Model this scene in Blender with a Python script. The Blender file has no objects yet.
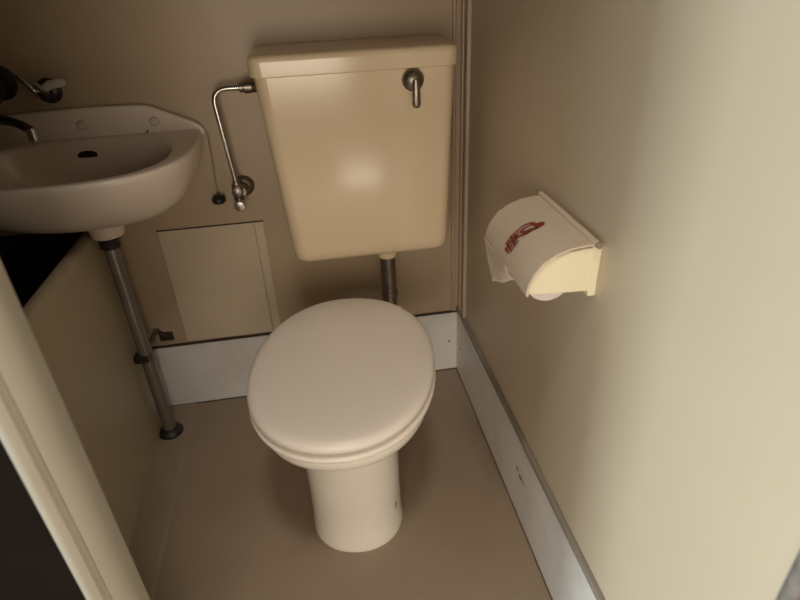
import bpy, bmesh, math, random
from mathutils import Vector, Matrix
random.seed(4)
S = bpy.context.scene
COL = S.collection
R = math.radians
S.view_settings.view_transform = 'Standard'
S.view_settings.look = 'None'
S.view_settings.gamma = 1
S.view_settings.exposure = 0.1
S.view_settings.use_curve_mapping = False

# ------------------------------------------------------------ materials
def mat(name, col, rough=0.5, metal=0.0, var=0.05, scale=6.0, bump=0.0, bscale=60.0, spec=0.5, coat=0.0, dirt=None, dirt_amt=0.0, aniso=None):
    m = bpy.data.materials.new(name); m.use_nodes = True
    nt = m.node_tree; b = nt.nodes['Principled BSDF']
    b.inputs['Roughness'].default_value = rough
    b.inputs['Metallic'].default_value = metal
    b.inputs['Specular IOR Level'].default_value = spec
    b.inputs['Coat Weight'].default_value = coat
    b.inputs['Coat Roughness'].default_value = 0.15
    tc = nt.nodes.new('ShaderNodeTexCoord')
    mp = nt.nodes.new('ShaderNodeMapping')
    if aniso: mp.inputs['Scale'].default_value = aniso
    nt.links.new(tc.outputs['Object'], mp.inputs['Vector'])
    n = nt.nodes.new('ShaderNodeTexNoise'); n.inputs['Scale'].default_value = scale
    n.inputs['Detail'].default_value = 6
    nt.links.new(mp.outputs['Vector'], n.inputs['Vector'])
    r = nt.nodes.new('ShaderNodeValToRGB')
    c0 = [max(0, c * (1 - var)) for c in col] + [1]
    c1 = [min(1, c * (1 + var)) for c in col] + [1]
    r.color_ramp.elements[0].position = .3; r.color_ramp.elements[0].color = c0
    r.color_ramp.elements[1].position = .7; r.color_ramp.elements[1].color = c1
    nt.links.new(n.outputs['Fac'], r.inputs['Fac'])
    out = r.outputs['Color']
    if dirt:
        n2 = nt.nodes.new('ShaderNodeTexNoise'); n2.inputs['Scale'].default_value = scale * 0.6
        n2.inputs['Detail'].default_value = 8; n2.inputs['Roughness'].default_value = .7
        nt.links.new(mp.outputs['Vector'], n2.inputs['Vector'])
        mr = nt.nodes.new('ShaderNodeMapRange')
        mr.inputs['From Min'].default_value = .5; mr.inputs['From Max'].default_value = .8
        mr.inputs['To Max'].default_value = dirt_amt
        nt.links.new(n2.outputs['Fac'], mr.inputs['Value'])
        mx = nt.nodes.new('ShaderNodeMixRGB'); mx.inputs['Color2'].default_value = (*dirt, 1)
        nt.links.new(mr.outputs['Result'], mx.inputs['Fac'])
        nt.links.new(out, mx.inputs['Color1']); out = mx.outputs['Color']
    nt.links.new(out, b.inputs['Base Color'])
    if bump:
        n3 = nt.nodes.new('ShaderNodeTexNoise'); n3.inputs['Scale'].default_value = bscale
        n3.inputs['Detail'].default_value = 4
        nt.links.new(mp.outputs['Vector'], n3.inputs['Vector'])
        bp = nt.nodes.new('ShaderNodeBump'); bp.inputs['Strength'].default_value = bump
        bp.inputs['Distance'].default_value = .002
        nt.links.new(n3.outputs['Fac'], bp.inputs['Height'])
        nt.links.new(bp.outputs['Normal'], b.inputs['Normal'])
    return m

M = {}
M['wall'] = mat('beige_wall_panel', (.455, .348, .232), .42, var=.04, scale=3, bump=.08, bscale=90, dirt=(.40, .28, .16), dirt_amt=.25)
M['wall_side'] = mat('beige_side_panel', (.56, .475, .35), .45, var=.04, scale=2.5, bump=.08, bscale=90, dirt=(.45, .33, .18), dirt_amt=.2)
M['panel'] = mat('pale_access_panel', (.60, .50, .365), .4, var=.05, scale=9, dirt=(.45, .34, .22), dirt_amt=.2)
M['base'] = mat('off_white_baseboard', (.74, .72, .70), .45, var=.05, scale=7, dirt=(.35, .27, .2), dirt_amt=.35)
M['floor'] = mat('brown_beige_floor', (.305, .235, .168), .5, var=.07, scale=5, bump=.15, bscale=120, dirt=(.22, .16, .1), dirt_amt=.35)
M['seam'] = mat('dark_sealant', (.045, .032, .022), .7)
M['lip'] = mat('grey_edge_strip', (.26, .23, .19), .5, dirt=(.1, .08, .06), dirt_amt=.4, scale=20)
M['trim'] = mat('corner_moulding', (.46, .355, .25), .35, var=.05)
M['tank'] = mat('cream_tank_ceramic', (.80, .645, .44), .17, var=.02, scale=2, coat=.3)
M['sink'] = mat('pinkish_ceramic', (.76, .66, .565), .22, var=.03, scale=3, coat=.3)
M['bowl'] = mat('ivory_ceramic', (.87, .81, .71), .2, var=.02, scale=3, coat=.4)
M['seat'] = mat('ivory_seat_plastic', (.85, .775, .69), .38, var=.025, scale=4, bump=.04, bscale=200)
M['chrome'] = mat('worn_chrome', (.62, .60, .57), .22, 1.0, var=.1, scale=30, dirt=(.2, .16, .12), dirt_amt=.4)
M['dullmetal'] = mat('tarnished_metal', (.30, .26, .22), .38, 1.0, var=.2, scale=30, dirt=(.08, .06, .05), dirt_amt=.6)
M['drain'] = mat('grey_brown_pipe', (.27, .24, .205), .35, .6, var=.1, scale=15)
M['rust'] = mat('rusty_brown_metal', (.07, .045, .03), .6, .5, var=.3, scale=40)
M['darkmetal'] = mat('dark_aged_metal', (.09, .08, .07), .35, .9, var=.3, scale=30)
M['dark'] = mat('black_rubber', (.012, .010, .008), .5)
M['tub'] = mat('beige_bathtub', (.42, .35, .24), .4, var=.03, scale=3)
M['tub_shade'] = mat('tub_inside_painted_shade', (.05, .035, .025), .5, var=.05)  # shade inside the beige tub, painted as a dark colour
M['post'] = mat('beige_door_post', (.40, .355, .275), .4, var=.04, scale=8)
M['postband'] = mat('tan_post_groove', (.31, .265, .19), .45, var=.04, scale=8)
M['darkdoor'] = mat('dark_brown_laminate', (.010, .006, .004), .9, var=.2, scale=12, spec=.1)
M['greyrub'] = mat('grey_gasket', (.17, .155, .14), .7, var=.25, scale=60, bump=.3, bscale=300)
M['cover'] = mat('cream_plastic_cover', (.68, .57, .44), .35, var=.02)
M['side'] = mat('pale_yellow_plastic', (.85, .78, .56), .35, var=.02)
M['paper'] = mat('tissue_paper', (.80, .70, .66), .9, var=.04, scale=40, bump=.3, bscale=250)
M['sheet'] = mat('tissue_sheet', (.74, .64, .54), .9, var=.04, scale=40, bump=.3, bscale=250)
M['core'] = mat('cardboard_core', (.36, .26, .17), .8)
M['red'] = mat('dark_red_print', (.30, .03, .03), .5, var=.3, scale=60)
M['redbrown'] = mat('brown_print', (.13, .045, .025), .5, var=.3, scale=60)
M['white'] = mat('white_print', (.62, .5, .45), .5)
M['clear'] = mat('frosted_handle', (.62, .60, .56), .2, 0, var=.1, scale=30)
M['hallwall'] = mat('dark_hall_wall', (.018, .015, .013), .7)
M['joint'] = mat('brown_floor_joint', (.14, .10, .07), .8, var=.3, scale=30)
M['hole'] = mat('dark_hole', (.006, .005, .004), .8)
M['cap'] = mat('sink_cap', (.62, .53, .44), .3)
M['scuff'] = mat('brown_scuff', (.24, .19, .15), .7, var=.3, scale=80)

# ------------------------------------------------------------ mesh helpers
def link(name, bm, m, parent=None, smooth=True, bevel=0, seg=3, sub=0, ang=40):
    me = bpy.data.meshes.new(name)
    bmesh.ops.recalc_face_normals(bm, faces=bm.faces[:])
    bm.to_mesh(me); bm.free()
    o = bpy.data.objects.new(name, me); COL.objects.link(o)
    me.materials.append(M[m])
    if bevel:
        b = o.modifiers.new('bevel', 'BEVEL'); b.width = bevel; b.segments = seg
        b.limit_method = 'ANGLE'; b.angle_limit = R(35); b.harden_normals = True
    if sub:
        s = o.modifiers.new('sub', 'SUBSURF'); s.levels = sub; s.render_levels = sub
    if smooth:
        for p in me.polygons: p.use_smooth = True
        if not sub and not bevel:
            bpy.context.view_layer.objects.active = o
            me.set_sharp_from_angle(angle=R(ang))
    if parent is not None:
        o.parent = parent
        o.matrix_parent_inverse = Matrix.Identity(4)
        top = parent
        while top.parent: top = top.parent
        if top.get('_w'): me.transform(Matrix.Translation(-top.location))
    return o

def root(name, label, cat, loc, rz=0, world=True, group=None):
    """Empty at the base of a thing. world=True: its parts are written in world coordinates."""
    o = bpy.data.objects.new(name, None); COL.objects.link(o)
    o.location = loc; o.rotation_euler = (0, 0, rz); o.empty_display_size = .05
    o['label'] = label; o['category'] = cat
    if group: o['group'] = group
    if world: o['_w'] = 1
    return o

def struct(name, bm, m, parent=None, **k):
    o = link(name, bm, m, parent, **k); o['kind'] = 'structure'; return o

def bx(bm, x0, x1, y0, y1, z0, z1):
    vs = [bm.verts.new((x, y, z)) for z in (z0, z1) for x, y in ((x0, y0), (x1, y0), (x1, y1), (x0, y1))]
    for f in ((3, 2, 1, 0), (4, 5, 6, 7), (0, 1, 5, 4), (1, 2, 6, 5), (2, 3, 7, 6), (3, 0, 4, 7)):
        bm.faces.new([vs[i] for i in f])
    return bm
def box(*a): return bx(bmesh.new(), *a)

def loft(bm, rings, cap0=True, cap1=True, closed=True):
    V = [[bm.verts.new(p) for p in r] for r in rings]
    n = len(V[0])
    for a, b in zip(V, V[1:]):
        for i in range(n if closed else n - 1):
            j = (i + 1) % n
            bm.faces.new((a[i], a[j], b[j], b[i]))
    if cap0: bm.faces.new(V[0][::-1])
    if cap1: bm.faces.new(V[-1])
    return bm

def tube(bm, pts, r, n=20, cap=True):
    pts = [Vector(p) for p in pts]
    rs = r if isinstance(r, (list, tuple)) else [r] * len(pts)
    rings = []; up = None
    for i, p in enumerate(pts):
        t = (pts[min(i + 1, len(pts) - 1)] - pts[max(i - 1, 0)]).normalized()
        if up is None:
            up = Vector((0, 0, 1)) if abs(t.z) < .9 else Vector((1, 0, 0))
        a = t.cross(up).normalized(); b = a.cross(t).normalized(); up = b
        rings.append([p + (a * math.cos(2 * math.pi * k / n) + b * math.sin(2 * math.pi * k / n)) * rs[i] for k in range(n)])
    return loft(bm, rings, cap, cap)

def bend(pts, rad, seg=8):
    """round the corners of a polyline"""
    P = [Vector(p) for p in pts]; out = [P[0]]
    for a, b, c in zip(P, P[1:], P[2:]):
        u = (a - b).normalized(); v = (c - b).normalized()
        s, e = b + u * rad, b + v * rad
        for k in range(seg + 1):
            t = k / seg
            out.append(s * (1 - t) ** 2 + b * 2 * t * (1 - t) + e * t ** 2)
    out.append(P[-1]); return out

def lathe(bm, prof, c, axis='z', n=28):
    """prof: (radius, height) pairs along axis from c"""
    rings = []
    for r, h in prof:
        ring = []
        for k in range(n):
            a = 2 * math.pi * k / n
            u, v = r * math.cos(a), r * math.sin(a)
            p = {'z': (u, v, h), 'y': (u, h, v), 'x': (h, u, v)}[axis]
            ring.append(Vector(c) + Vector(p))
        rings.append(ring)
    return loft(bm, rings)

def egg(cx, cy, z, w, yf, yb, e=2.2, n=64, eb=None):
    """closed outline, half width w, front reach yf (-y), back reach yb (+y)"""
    out = []
    for k in range(n):
        a = 2 * math.pi * k / n; c, s = math.cos(a), math.sin(a)
        ee = (eb or e) if s > 0 else e
        x = math.copysign(abs(c) ** (2 / ee), c) * w
        y = math.copysign(abs(s) ** (2 / ee), s) * (yb if s > 0 else yf)
        out.append(Vector((cx + x, cy + y, z)))
    return out

def rrect(x0, x1, y0, y1, z, r, n=6):
    out = []
    for cx, cy, a0 in ((x1 - r, y1 - r, 0), (x0 + r, y1 - r, 90), (x0 + r, y0 + r, 180), (x1 - r, y0 + r, 270)):
        for k in range(n + 1):
            a = R(a0 + 90 * k / n)
            out.append(Vector((cx + r * math.cos(a), cy + r * math.sin(a), z)))
    return out

# ------------------------------------------------------------ the room
XA, YD = -.866, -.88          # face of the tub apron, inner face of the door wall
XL, ZC, YE = -1.62, 2.10, -1.131
HB = .205
struct('floor', box(XL, 0.03, YE - 1.6, 0.03, -.05, 0), 'floor', smooth=False)
struct('ceiling', box(XL, 0.05, YE, .05, ZC, ZC + .05), 'wall', smooth=False)
struct('wall_back', box(XL, 0.05, 0, .05, -.05, ZC), 'wall', smooth=False)
struct('wall_right', box(0, .05, YE, 0, 0, ZC), 'wall_side', smooth=False)
struct('wall_left', box(XL - .05, XL, YD - .06, .05, -.05, ZC), 'wall', smooth=False)
b = box(XL, -.690, YD - .024, YD, 0, ZC)
wf = struct('wall_front', b, 'wall', smooth=False)
struct('outer_cladding', box(XL, -.6955, YD - .030, YD - .0242, 0, ZC), 'darkdoor', wf, smooth=False)
# unseen lintel above the door opening, height set to cut light from overhead
struct('trim_3', box(-.645, 0, YD - .07, YD, 1.72, ZC), 'post', bevel=.004)
# white baseboards with the sealant line and edge strip above them
bb = struct('baseboard_back', box(XA, -.006, -.006, 0, 0, HB), 'base', bevel=.0015)
br = struct('baseboard_right', box(-.006, 0, YE, -.0, 0, HB), 'base', bevel=.0015)
b = bmesh.new(); bx(b, XA, -.004, -.009, 0, HB, HB + .004)
struct('edge_strip', b, 'seam', bb, bevel=.001)
b = bmesh.new(); bx(b, -.0095, 0, YE, -.004, HB + .005, HB + .018)
struct('edge_strip', b, 'lip', br, bevel=.002)
b = bmesh.new(); bx(b, -.006, 0, YE, -.002, HB, HB + .005)
struct('sealant_line', b, 'seam', br, smooth=False)
b = bmesh.new(); bx(b, -.0085, -.0, YE, -.004, 0, .003)
struct('floor_joint', b, 'joint', br, smooth=False)
b = bmesh.new(); bx(b, XA, -.004, -.0085, 0, 0, .0025)
struct('floor_joint', b, 'seam', bb, smooth=False)
for (x, z) in ((-.030, .105),):
    struct('screw_hole', lathe(bmesh.new(), [(.0032, 0), (.0032, -.0012), (.001, -.0018)], (x, -.006, z), 'y', 12), 'scuff', bb)
struct('screw_hole', lathe(bmesh.new(), [(.0032, 0), (.0032, -.0012), (.001, -.0018)], (-.006, -.045, .1), 'x', 12), 'scuff', br)
def blob(bm, p, r, ax, n=14):
    ring = []
    for k in range(n):
        a = 2 * math.pi * k / n; rr = r * random.uniform(.55, 1.1)
        u, v = rr * math.cos(a), rr * .6 * math.sin(a)
        ring.append(bm.verts.new(Vector(p) + (Vector((0, u, v)) if ax == 'x' else Vector((u, 0, v)))))
    bm.faces.new(ring)
b = bmesh.new(); blob(b, (-.0066, -.560, .118), .012, 'x'); blob(b, (-.0066, -.542, .124), .008, 'x'); blob(b, (-.0066, -.578, .120), .006, 'x')
struct('scuff_mark', b, 'scuff', br, smooth=False)
# ribbed moulding in the back right corner
b = bmesh.new()
bx(b, -.022, 0, -.004, 0, HB + .004, ZC); bx(b, -.004, 0, -.075, 0, HB + .018, ZC)
tr = struct('trim_1', b, 'trim', smooth=False)
b = bmesh.new(); tube(b, [(-.019, -.004, HB + .01), (-.019, -.004, ZC)], .0045, 12)
struct('bead', b, 'trim', tr)
b = bmesh.new(); tube(b, [(-.004, -.07, HB + .02), (-.004, -.07, ZC)], .004, 12)
struct('bead', b, 'trim', tr)
b = bmesh.new(); tube(b, [(-.005, -.03, HB + .02), (-.005, -.03, ZC)], .003, 12)
struct('bead', b, 'trim', tr)
# rounded grey gasket on the end of the right wall, dark hall wall past it
b = bmesh.new(); tube(b, [(.006, YE - .005, 0), (.006, YE - .005, ZC)], .0085, 20)
struct('trim_2', b, 'greyrub')
struct('wall_hall', box(.04, .09, YE - 1.6, YE - .0, 0, ZC), 'hallwall', smooth=False)
# door post: grooved vertical profile
prof = [(-.645, -.882), (-.645, -.898), (-.6465, -.906), (-.650, -.914), (-.655, -.920), (-.661, -.9235), (-.663, -.9215), (-.668, -.9215), (-.670, -.9255),
        (-.678, -.927), (-.684, -.926), (-.690, -.922), (-.694, -.915), (-.695, -.908), (-.695, -.882)]
b = bmesh.new(); loft(b, [[Vector((x, y, z)) for x, y in prof] for z in (0, ZC)])
dp = struct('trim_4', b, 'post', ang=50)
b = bmesh.new(); bx(b, -.6682, -.6628, -.9229, -.9212, 0, ZC)
struct('groove_strip', b, 'postband', dp, smooth=False)
# raised edge of the floor tray beside the tub
b = bmesh.new()
loft(b, [[Vector((XA, y, 0)), Vector((-.795, y, 0)), Vector((-.787, y, .001)), Vector((-.793, y, .003)), Vector((-.80, y, .0035)), Vector((XA, y, .0035))] for y in (-.0095, YD)])
struct('trim_5', b, 'floor', ang=60)

# ------------------------------------------------------------ bathtub
t = root('bathtub', 'beige bathtub with plain side panel and inside shade painted dark, below the wash basin', 'bathtub', (-1.24, -.44, 0))
x0, x1, y0, y1, zr = XL + .002, XA, YD + .002, -.002, .596
b = bmesh.new()
rings = [rrect(x0, x1, y0, y1, 0, .004), rrect(x0, x1, y0, y1, zr - .018, .004)]
for k in range(1, 7):
    a = R(90 * k / 6); o = .018 * (1 - math.cos(a)); rings.append(rrect(x0 + o * .1, x1 - o, y0 + o * .1, y1 - o * .1, zr - .018 + .018 * math.sin(a), .004 + o * .1))
for o, z in ((.024, zr), (.032, zr - .004), (.037, zr - .02)): rings.append(rrect(x0 + o * .6, x1 - o, y0 + o * .6, y1 - o * .6, z, .04))
loft(b, rings, True, False)
link('tub_shell', b, 'tub', t, ang=50)
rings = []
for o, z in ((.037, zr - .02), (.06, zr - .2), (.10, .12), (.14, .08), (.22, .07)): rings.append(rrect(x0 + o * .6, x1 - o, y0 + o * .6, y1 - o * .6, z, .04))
b = bmesh.new(); loft(b, rings, False, True); link('tub_inside', b, 'tub_shade', t, ang=50)

# ------------------------------------------------------------ access panel on back wall
t = root('access_panel', 'pale rectangular access panel on the back wall between basin pipe and toilet', 'panel', (-.645, 0, .21))
b = box(-.768, -.535, -.0035, 0, HB + .008, .540); link('cover_plate', b, 'panel', t, bevel=.0012)
b = bmesh.new(); bx(b, -.533, -.512, -.0018, 0, HB + .008, .540); link('edge_flange', b, 'panel', t, bevel=.0008)
b = bmesh.new(); bx(b, -.770, -.510, -.0042, 0, .5405, .5425); link('top_joint', b, 'seam', t)

# ------------------------------------------------------------ toilet (local frame, front is -y)
TR = R(-10.8)
t = root('toilet', 'ivory pedestal toilet with its lid closed, standing on the floor below the tank', 'toilet', (-.355, -.470, 0), TR, world=False)
b = bmesh.new()
secs = [  # z, half width, front, back, centre y
    (0.0, .101, .101, .200, -.020), (.008, .102, .102, .202, -.020), (.020, .100, .100, .198, -.020), (.06, .0985, .098, .195, -.020),
    (.12, .098, .097, .190, -.020), (.18, .0985, .098, .190, -.020), (.235, .100, .100, .190, -.020), (.265, .104, .106, .192, -.019),
    (.290, .113, .120, .196, -.014), (.310, .128, .145, .204, -.010), (.326, .148, .180, .212, -.006), (.337, .161, .203, .218, -.003),
    (.347, .167, .216, .222, 0), (.360, .170, .222, .224, 0), (.372, .170, .222, .224, 0), (.378, .167, .218, .222, 0), (.380, .160, .212, .215, 0)]
def eggn(z, w, f, bk, cy):
    out = []
    n = 72
    for k in range(n):
        a = 2 * math.pi * k / n; c, s = math.cos(a), math.sin(a)
        tt = min(1, max(0, (z - .22) / .11))
        if s > 0:
            e = 2.15; y = abs(s) ** (2 / e) * bk
            # lower down, the column narrows behind into the trap
            nar = 1 - (1 - tt) * .32 * min(1, (y / bk) * 1.6)
        else:
            e = 2.15; y = -abs(s) ** (2 / e) * f; nar = 1
        x = math.copysign(abs(c) ** (2 / e), c) * w * nar
        out.append(Vector((x, cy + y, z)))
    return out
loft(b, [eggn(z, w, f, bk, cy) for z, w, f, bk, cy in secs])
link('bowl', b, 'bowl', t, ang=60)
# foot bolt cap + stained nick on the side of the column
# seat ring
b = bmesh.new()
seatprof = [(-.006, .3808), (0, .382), (.005, .386), (.0065, .391), (.005, .395), (-.004, .397)]
outer = [egg(0, 0, z, .174 + d, .232 + d, .226 + d, 2.15) for d, z in seatprof]
inner = [egg(0, .0, z, .110 - d, .155 - d, .125 - d, 2.1) for d, z in ((-.006, .397), (0, .395), (0, .385), (-.006, .3808))]
rings = outer + inner
V = [[b.verts.new(p) for p in r] for r in rings]
for i in range(len(V)):
    A, B = V[i], V[(i + 1) % len(V)]
    for k in range(64): b.faces.new((A[k], A[(k + 1) % 64], B[(k + 1) % 64], B[k]))
link('seat', b, 'seat', t, ang=60)
# lid: shallow domed shell with a rolled edge
b = bmesh.new()
lp = [(-.020, .4025), (-.018, .4055), (-.003, .4065), (.002, .409), (.003, .413), (.0035, .417), (.002, .4225), (-.003, .4265), (-.010, .429), (-.022, .431), (-.045, .433), (-.08, .435), (-.12, .436), (-.155, .4365)]
loft(b, [egg(0, 0, z, .175 + d, .237 + d, .233 + d, 2.15) for d, z in lp])
link('lid', b, 'seat', t, ang=60)
for s in (-1, 1):
    b = bmesh.new(); tube(b, [(s * .085 - .022, .212, .4), (s * .085 + .022, .212, .4)], .0125, 18)
    bx(b, s * .085 - .014, s * .085 + .014, .205, .222, .384, .4)
    link('hinge', b, 'seat', t)
# dark nick on the side of the pedestal
b = bmesh.new()
pts = []
for k in range(9):
    a = 2 * math.pi * k / 9; rr = random.uniform(.6, 1.1)
    pts.append((rr * .004 * math.cos(a), rr * .013 * math.sin(a)))
def on_side(y, z):   # point on the right side of the column surface
    w = .0985; f = .098
    yy = y + .02
    return w * (1 - min(1, abs(yy / .19)) ** 2.15) ** (1 / 2.15) if yy > 0 else w * (1 - min(1, abs(yy / f)) ** 2.15) ** (1 / 2.15)
vs = []
for u, v in pts:
    y = -.066 + u + v * .25; z = .085 + v
    vs.append(b.verts.new((on_side(y, z) + .0018, y - .001, z)))
b.faces.new(vs)
link('chip_mark', b, 'scuff', t, smooth=False)

# ------------------------------------------------------------ tank
t = root('toilet_tank', 'cream ceramic tank with a chrome flush lever, on the back wall above the toilet', 'toilet tank', (-.26, 0, .49))
b = bmesh.new()
rings = []
for z, xl, xr, yf, r in ((.484, -.400, -.103, -.130, .03), (.4855, -.418, -.083, -.148, .03), (.490, -.429, -.075, -.159, .03), (.499, -.4345, -.070, -.1655, .030),
                         (.516, -.4365, -.0685, -.168, .030), (.70, -.450, -.064, -.175, .028), (.910, -.4645, -.0585, -.1835, .026)):
    rings.append(rrect(xl, xr, yf, -.001, z, r, 8))
loft(b, rings); link('tank_body', b, 'tank', t, ang=50)
b = bmesh.new()
rings = []
for z, o in ((.903, -.004), (.905, .0), (.930, .0015), (.9385, .0008), (.942, -.002), (.944, -.006), (.9450, -.014), (.946, -.05)):
    rings.append(rrect(-.4705 - o, -.0545 + o, -.1895 - o, -.001 - max(0, -o) * .3, z, .026, 8))
loft(b, rings); link('tank_lid', b, 'tank', t, ang=50)
fh = link('flush_lever', lathe(bmesh.new(), [(.021, 0), (.0225, -.004), (.0215, -.010), (.016, -.015), (.008, -.019), (.001, -.020)], (-.150, -.1835, .882), 'y', 28), 'dullmetal', t, ang=40)
b = bmesh.new()
rg = []
for z, w, th, y in ((.885, .007, .006, -.203), (.872, .0075, .006, -.205), (.852, .008, .0055, -.206), (.838, .0085, .005, -.206), (.832, .007, .004, -.206), (.830, .003, .002, -.206)):
    rg.append([Vector((-.147 + w * math.cos(a), y + th * math.sin(a), z)) for a in [2 * math.pi * k / 16 for k in range(16)]])
loft(b, rg); link('lever_arm', b, 'dullmetal', fh)

# flush pipe
t = root('flush_pipe', 'chrome flush pipe coming down from the tank bottom behind the toilet lid', 'pipe', (-.212, -.10, .33))
b = bmesh.new(); tube(b, bend([(-.212, -.10, .478), (-.212, -.10, .300), (-.262, -.185, .300)], .035), .019, 24); link('tube', b, 'dullmetal', t)
b = bmesh.new(); lathe(b, [(.020, .455), (.0245, .457), (.0245, .474), (.026, .476), (.026, .483), (.02, .484)], (-.212, -.10, 0), 'z', 24); link('top_nut', b, 'tank', t)
b = bmesh.new(); lathe(b, [(.0192, .342), (.022, .344), (.022, .356), (.0192, .358)], (-.212, -.10, 0), 'z', 24); link('coupling', b, 'dullmetal', t)

# water supply pipe and stop valve
t = root('water_supply_pipe', 'thin bent chrome water pipe from a stop valve to the left side of the tank', 'pipe', (-.548, 0, .60))
b = bmesh.new(); tube(b, bend([(-.478, -.05, .869), (-.566, -.05, .869), (-.551, -.05, .655)], .034), .0058, 18); link('riser', b, 'chrome', t)
b = bmesh.new(); lathe(b, [(.008, -.508), (.0105, -.506), (.0105, -.498), (.0135, -.496), (.0135, -.480), (.011, -.478), (.0125, -.476), (.0125, -.463), (.013, -.462)], (0, -.05, .869), 'x', 20); link('tank_nut', b, 'dullmetal', t)
vb = link('stop_valve', lathe(bmesh.new(), [(.009, .612), (.0115, .614), (.0115, .640), (.0125, .642), (.0125, .655), (.009, .657), (.008, .664)], (-.551, -.05, 0), 'z', 20), 'dullmetal', t)
link('wall_flange', lathe(bmesh.new(), [(.0255, 0), (.0255, -.003), (.021, -.009), (.013, -.012), (.0095, -.02), (.0095, -.05)], (-.541, 0, .637), 'y', 28), 'dullmetal', vb)
link('valve_knob', lathe(bmesh.new(), [(.008, -.055), (.012, -.057), (.0135, -.062), (.0135, -.076), (.011, -.080), (.002, -.081)], (-.549, 0, .612), 'y', 18), 'chrome', vb)
link('packing_nut', lathe(bmesh.new(), [(.010, -.035), (.0135, -.037), (.0135, -.062), (.010, -.064)], (-.551, 0, .640), 'y', 6), 'dullmetal', vb)

# ------------------------------------------------------------ wash basin
t = root('wash_basin', 'wall-hung pinkish cream wash basin with low splashback, left of the tank', 'sink', (-.85, 0, .62))
b = bmesh.new()
def dring(cx, w, yf, yb, z, e=2.7, n=72):
    """D shaped outline: straight-ish at the wall, rounded in front"""
    out = []; yc = yb - .11
    for k in range(n):
        a = 2 * math.pi * k / n; c, s = math.cos(a), math.sin(a)
        if s > 0: ex, ey, h = 5.5, 5.5, yb - yc
        else: ex, ey, h = e, e, yc - yf
        out.append(Vector((cx + math.copysign(abs(c) ** (2 / ex), c) * w, yc + math.copysign(abs(s) ** (2 / ey), s) * h, z)))
    return out
CX = -.853
rings = []
for w, yf, yb, z, e in ((.060, -.140, -.03, .624, 2.2), (.100, -.172, -.012, .627, 2.3), (.142, -.206, -.004, .636, 2.3), (.180, -.242, -.002, .652, 2.3), (.208, -.275, -.001, .675, 2.4),
                     (.230, -.305, -.001, .705, 2.5), (.242, -.324, -.001, .735, 2.6), (.2475, -.333, -.001, .757, 2.7), (.2485, -.3355, -.001, .766, 2.7), (.247, -.3345, -.0015, .7695, 2.7), (.243, -.331, -.004, .7705, 2.7)):
    rings.append(dring(CX, w, yf, yb, z, e))
# inner bowl
def iring(w, yf, yb, z, e=2.4, n=72):
    cy = (yf + yb) / 2; h = (yb - yf) / 2; out = []
    for k in range(n):
        a = 2 * math.pi * k / n; c, s = math.cos(a), math.sin(a)
        out.append(Vector((CX + math.copysign(abs(c) ** (2 / e), c) * w, cy + math.copysign(abs(s) ** (2 / e), s) * h, z)))
    return out
for w, yf, yb, z, e in ((.208, -.323, -.036, .7705, 2.4), (.204, -.319, -.040, .769, 2.4), (.199, -.313, -.043, .762, 2.4), (.186, -.296, -.052, .730, 2.3), (.155, -.264, -.062, .696, 2.2),
                     (.110, -.225, -.078, .674, 2.1), (.060, -.190, -.105, .662, 2.0), (.025, -.165, -.125, .660, 2.0)):
    rings.append(iring(w, yf, yb, z, e))
for r_ in rings:
    for p in r_: p.z += .014 * (1 + p.y / .335) * min(1, max(0, (p.z - .67) / .09))
loft(b, rings); basin = link('basin', b, 'sink', t, ang=60)
# splashback
b = bmesh.new()
top = [(-1.104, .768), (-1.104, .80), (-1.085, .822), (-1.03, .838), (-.96, .843), (-.88, .845), (-.80, .845), (-.735, .843), (-.712, .840), (-.68, .826), (-.645, .810), (-.622, .799), (-.610, .790), (-.6035, .779), (-.6025, .768)]
loft(b, [[Vector((x, y, z)) for x, z in top] for y in (-.001, -.021)])
link('splashback', b, 'sink', t, bevel=.006, seg=4)
for x, z in ((-.855, .810), (-.704, .807)):
    link('screw_cap', lathe(bmesh.new(), [(.0105, 0), (.0105, -.003), (.008, -.006), (.001, -.007)], (x, -.021, z), 'y', 20), 'cap', t)
# overflow opening on the rear inside of the bowl
b = bmesh.new()
lathe(b, [(.020, 0), (.020, -.002), (.019, -.003)], (0, 0, 0), 'y', 24)
for v in b.verts: v.co = Vector((v.co.x * 1.05, v.co.y, v.co.z * .5))
bmesh.ops.rotate(b, verts=b.verts[:], cent=(0, 0, 0), matrix=Matrix.Rotation(R(12), 3, 'X'))
bmesh.ops.translate(b, verts=b.verts[:], vec=(-.853, -.0480, .752))
link('overflow_opening', b, 'hole', t)
b = bmesh.new(); lathe(b, [(.024, .6605), (.024, .663), (.018, .664), (.016, .6615)], (CX, -.145, 0), 'z', 24); link('drain_ring', b, 'dullmetal', t)
link('tail_collar', lathe(bmesh.new(), [(.026, .588), (.034, .590), (.036, .597), (.038, .614), (.042, .632)], (-.838, -.118, 0), 'z', 28), 'sink', t)
b = bmesh.new(); lathe(b, [(.006, 0), (.006, -.003), (.002, -.0045)], (-.722, -.021, .783), 'y', 14); link('chain_stay', b, 'dullmetal', t)

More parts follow.
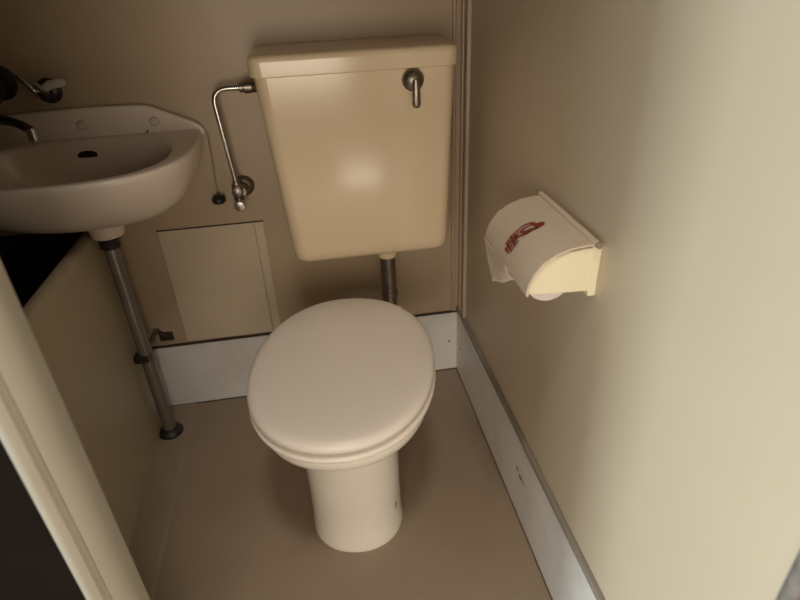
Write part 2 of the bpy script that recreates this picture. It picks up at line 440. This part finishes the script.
# drain pipe
PX, PY = -.840, -.122
t = root('drain_pipe', 'straight grey metal drain pipe from the basin down to the floor', 'pipe', (PX, PY, 0))
b = bmesh.new(); tube(b, [(PX, PY, .002), (PX, PY, .585)], .0165, 24); link('tube', b, 'drain', t)
link('top_nut', lathe(bmesh.new(), [(.018, .560), (.0215, .563), (.0215, .578), (.023, .580), (.023, .584)], (PX, PY, 0), 'z', 24), 'dark', t)
link('floor_flange', lathe(bmesh.new(), [(.033, .0055), (.033, .010), (.026, .017), (.018, .022)], (PX, PY, 0), 'z', 28), 'dark', t)
b = bmesh.new(); tube(b, [(PX, PY + .015, .262), (PX, -.002, .262)], .006, 12)
lathe(b, [(.0175, .252), (.0195, .253), (.0195, .271), (.0175, .272)], (PX, PY, 0), 'z', 24)
br_ = link('wall_bracket', b, 'dullmetal', t)
b = bmesh.new(); bx(b, PX + .004, PX + .040, -.006, -.0, .226, .250); tube(b, [(PX + .002, -.008, .262), (PX + .022, -.008, .242)], .006, 10); link('wall_plate', b, 'rust', br_)
b = bmesh.new(); bx(b, PX - .024, PX - .012, PY - .022, PY + .005, .252, .272); bx(b, PX - .014, PX + .01, PY - .024, PY - .016, .254, .270)
link('clamp_bolt', b, 'dark', br_, bevel=.001)

# plug on its cord
t = root('basin_plug', 'dark rubber plug hanging on a thin cord from the right corner of the wash basin', 'plug', (-.604, -.02, .60))
link('stopper', lathe(bmesh.new(), [(.0125, .606), (.016, .610), (.016, .618), (.013, .622), (.004, .625), (.003, .629)], (-.603, -.022, 0), 'z', 22), 'dark', t)
b = bmesh.new(); tube(b, [(-.6015, -.016, .772), (-.5985, -.016, .765), (-.5995, -.018, .72), (-.602, -.021, .66), (-.603, -.022, .627)], .0011, 8); link('cord', b, 'dullmetal', t)

# faucet: dark body on the wall with a swivel spout over the bowl
t = root('faucet', 'dark wall faucet with a swivel spout reaching over the wash basin from the left', 'faucet', (-1.03, 0, .90))
b = bmesh.new()
lathe(b, [(.034, 0), (.036, -.006), (.030, -.012), (.024, -.02), (.026, -.045), (.034, -.06), (.038, -.08), (.034, -.10), (.018, -.112), (.002, -.115)], (-.997, 0, .905), 'y', 28)
link('tap_body', b, 'dark', t)
b = bmesh.new(); tube(b, bend([(-1.06, -.03, .872), (-1.045, -.05, .858), (-1.0, -.075, .845), (-.955, -.086, .838), (-.932, -.09, .822)], .014, 6), [.009] * 30, 16)
tube(b, [(-1.06, -.03, .872), (-1.03, -.03, .90), (-1.0, -.03, .905)], .009, 14)
link('spout', b, 'darkmetal', t)
b = bmesh.new(); lathe(b, [(.0085, .797), (.0105, .799), (.0105, .823), (.009, .826)], (-.9305, -.09, 0), 'z', 18); link('spout_tip', b, 'chrome', t)

# valve with lever on the wall above the basin
t = root('wall_valve', 'small chrome valve with a short frosted handle on the wall above the wash basin', 'valve', (-.905, 0, .88))
link('rosette', lathe(bmesh.new(), [(.026, 0), (.026, -.004), (.021, -.012), (.013, -.016), (.012, -.034), (.004, -.036)], (-.906, 0, .882), 'y', 28), 'darkmetal', t)
b = bmesh.new(); tube(b, [(-.900, -.034, .892), (-.885, -.040, .899), (-.858, -.046, .903), (-.853, -.046, .904)], [.008, .009, .0085, .005], 14); link('handle_grip', b, 'clear', t)
b = bmesh.new(); tube(b, [(-.944, -.036, .922), (-.939, -.037, .915), (-.923, -.039, .893), (-.918, -.039, .887)], [.004, .005, .005, .004], 12)
tube(b, [(-.920, -.039, .889), (-.905, -.032, .886)], .0045, 12); link('lever_arm', b, 'chrome', t)
b = bmesh.new(); tube(b, [(-.914, -.040, .902), (-.900, -.041, .886)], [.006, .006], 12); link('lever_pin', b, 'chrome', t)

# ------------------------------------------------------------ paper holder
t = root('toilet_paper_holder', 'cream plastic toilet paper holder with a curved cover, fixed to the right wall', 'toilet paper holder', (0, -.645, .68))
H0, H1 = -.742, -.552           # near and far end along the wall
curve = [(-.001, .752), (-.022, .7525), (-.045, .750), (-.065, .743), (-.082, .732), (-.094, .716), (-.1005, .700), (-.1025, .686)]
def cov(y0, y1, th):
    b = bmesh.new(); rings = []
    for y in [y0 + (y1 - y0) * k / 12 for k in range(13)]:
        outer = [Vector((x, y, z)) for x, z in curve]
        inner = [Vector((x * .965 if x < -.01 else x, y, z - th)) for x, z in curve[::-1]]
        rings.append(outer + inner)
    return loft(b, rings)
cv = link('cover', cov(H0 - .003, H1, .0028), 'cover', t, ang=50)
for i, y in enumerate((H0, H1 - .003)):
    b = bmesh.new()
    sp = [(-.001, .745), (-.022, .746), (-.045, .743), (-.066, .736), (-.080, .725), (-.091, .711), (-.0965, .698), (-.0985, .686), (-.07, .683), (-.03, .681), (-.001, .680)]
    loft(b, [[Vector((x, yy, z)) for x, z in sp] for yy in (y, y + .003)])
    link('side_plate', b, 'side', t, bevel=.001)
b = bmesh.new(); bx(b, -.012, -.0, H0 - .002, H1 + .002, .672, .750); link('back_plate', b, 'side', t, bevel=.002)
b = bmesh.new(); tube(b, [(-.010, H0 - .008, .7535), (-.010, H1 + .004, .7535)], .0045, 14); link('hinge_rod', b, 'cover', t)
b = bmesh.new(); lathe(b, [(.0045, 0), (.0045, -.004), (.002, -.005)], (-.010, H0 - .008, .7535), 'y', 12); link('hinge_pin', b, 'scuff', t)
# worn red print on the cover
def oncov(s, y, lift=.0008):
    """point at arc parameter s (0 wall .. 1 edge) on the cover"""
    f = s * (len(curve) - 1); i = min(int(f), len(curve) - 2); u = f - i
    x = curve[i][0] * (1 - u) + curve[i + 1][0] * u; z = curve[i][1] * (1 - u) + curve[i + 1][1] * u
    dx, dz = curve[i + 1][0] - curve[i][0], curve[i + 1][1] - curve[i][1]; l = math.hypot(dx, dz)
    return Vector((x + dz / l * lift, y, z - dx / l * lift))
def patch(bm, s, y, a, b_, rot=0, lift=.0008, n=14, jag=.35):
    vs = []
    for k in range(n):
        th = 2 * math.pi * k / n; rr = 1 - jag * random.random()
        u, v = a * rr * math.cos(th), b_ * rr * math.sin(th)
        uu, vv = u * math.cos(rot) - v * math.sin(rot), u * math.sin(rot) + v * math.cos(rot)
        vs.append(bm.verts.new(oncov(s + uu / .125, y + vv, lift)))
    bm.faces.new(vs)
def strokes(bm, lst, w=.0011, lift=.0012):
    for (s0, ya, s1, yb) in lst:
        n = 5; L = []
        d = Vector(((s1 - s0) * .125, yb - ya)).normalized(); nx, ny = -d.y, d.x
        for sgn in (1, -1):
            row = []
            for k in range(n + 1):
                u = k / n; row.append(bm.verts.new(oncov(s0 + (s1 - s0) * u + sgn * nx * w / .125, ya + (yb - ya) * u + sgn * ny * w, lift)))
            L.append(row)
        for k in range(n): bm.faces.new((L[0][k], L[0][k + 1], L[1][k + 1], L[1][k]))
YM = -.648
b = bmesh.new(); patch(b, .44, YM - .004, .017, .013, .3, .0008); patch(b, .54, YM - .002, .012, .010, 0, .0009); patch(b, .34, YM - .006, .009, .008, 0, .0009)
strokes(b, [(.5, YM + .01, .74, YM + .012), (.55, YM + .004, .80, YM + .004), (.55, YM - .004, .78, YM - .006), (.60, YM - .012, .76, YM - .013), (.66, YM - .012, .64, YM + .014), (.73, YM - .01, .72, YM + .012), (.79, YM - .008, .78, YM + .008), (.36, YM + .006, .5, YM + .013)], .0017)
link('red_print', b, 'red', cv, smooth=False)
b = bmesh.new(); patch(b, .46, YM - .009, .010, .0032, .1, .0015); patch(b, .60, YM + .002, .006, .004, .8, .0015)
strokes(b, [(.38, YM - .012, .56, YM - .011), (.62, YM - .008, .70, YM + .009), (.68, YM - .002, .77, YM + .001)], .0009, .0016)
link('brown_print', b, 'redbrown', cv, smooth=False)
b = bmesh.new(); patch(b, .46, YM - .003, .006, .0026, .2, .0019)
link('white_print', b, 'white', cv, smooth=False)
# the roll it holds
t = root('toilet_roll', 'toilet paper roll under the holder cover with a torn sheet hanging down', 'toilet paper', (-.055, -.64, .695))
b = bmesh.new()
rc = (-.0635, 0, .6965)
lathe(b, [(.012, -.730), (.0315, -.730), (.0325, -.728), (.0325, -.572), (.0310, -.570), (.012, -.570)], rc, 'y', 40)
link('paper_roll', b, 'paper', t)
link('core', lathe(bmesh.new(), [(.0115, -.7385), (.012, -.7387), (.012, -.5555), (.0115, -.555)], rc, 'y', 20), 'core', t)
# hanging sheet, out over the cover edge
b = bmesh.new(); rows = []
ys = [-.556 - .110 * k / 16 for k in range(17)]
for i in range(13):
    u = i / 12; row = []
    for k, y in enumerate(ys):
        v = k / 16
        bot = .606 + .060 * v + .002 * math.sin(v * 9)
        z = .692 * (1 - u) + bot * u
        x = -.1055 + .018 * u ** .8 + .002 * math.sin(u * 3 + v * 3) * u - .004 * math.sin(u * math.pi)
        row.append(Vector((x, y, z)))
    rows.append(row)
V = [[b.verts.new(p) for p in r] for r in rows]
for i in range(12):
    for k in range(16): b.faces.new((V[i][k], V[i][k + 1], V[i + 1][k + 1], V[i + 1][k]))
sh = link('loose_sheet', b, 'sheet', t)
so = sh.modifiers.new('thick', 'SOLIDIFY'); so.thickness = .0006

for o in list(bpy.data.objects):
    if '_w' in o: del o['_w']

# ------------------------------------------------------------ light
def area(name, loc, target, sx, sy, e, col):
    l = bpy.data.lights.new(name, 'AREA'); l.shape = 'RECTANGLE'; l.size = sx; l.size_y = sy; l.energy = e; l.color = col
    o = bpy.data.objects.new(name, l); COL.objects.link(o); o.location = loc
    o.rotation_euler = (Vector(target) - Vector(loc)).to_track_quat('-Z', 'Y').to_euler()
    return o
area('hall_daylight', (-.52, -2.2, .78), (-.32, 0, .5), .7, .9, 11.5, (1, .87, .71))
area('low_highlight_fill', (-.16, -1.64, .07), (-.24, 0, .45), .26, .11, .55, (1, .90, .76))  # added small panel that makes the soft highlight on the tank
area('overhead_seat_fill', (-.35, -1.5, 2.6), (-.35, -.5, .4), .28, .28, 12, (1, .91, .80))  # added unseen light, brightens the toilet lid but not the tank top
area('side_window_daylight', (-2.5, -1.09, .62), (0, -1.12, .6), .52, .9, 43, (.84, .97, 1))
area('rear_side_fill', (-2.5, -1.56, .62), (0, -1.3, .6), .55, .9, 11, (.84, .97, 1))  # added dim fill that widens the soft shadow edge on the right wall
w = bpy.data.worlds.new('world'); S.world = w; w.use_nodes = True
w.node_tree.nodes['Background'].inputs['Color'].default_value = (1, .9, .78, 1)
w.node_tree.nodes['Background'].inputs['Strength'].default_value = .06

# ------------------------------------------------------------ camera
c = bpy.data.cameras.new('camera'); co = bpy.data.objects.new('camera', c); COL.objects.link(co)
co.location = (-.363485, -1.381187, 1.078299); co.rotation_euler = (1.041443, .041378, -.162155)
c.sensor_width = 36; c.lens = 568.6216 / 800 * 36; c.clip_start = .02
c.dof.use_dof = True; c.dof.focus_distance = 1.2; c.dof.aperture_fstop = 4.0
S.camera = co
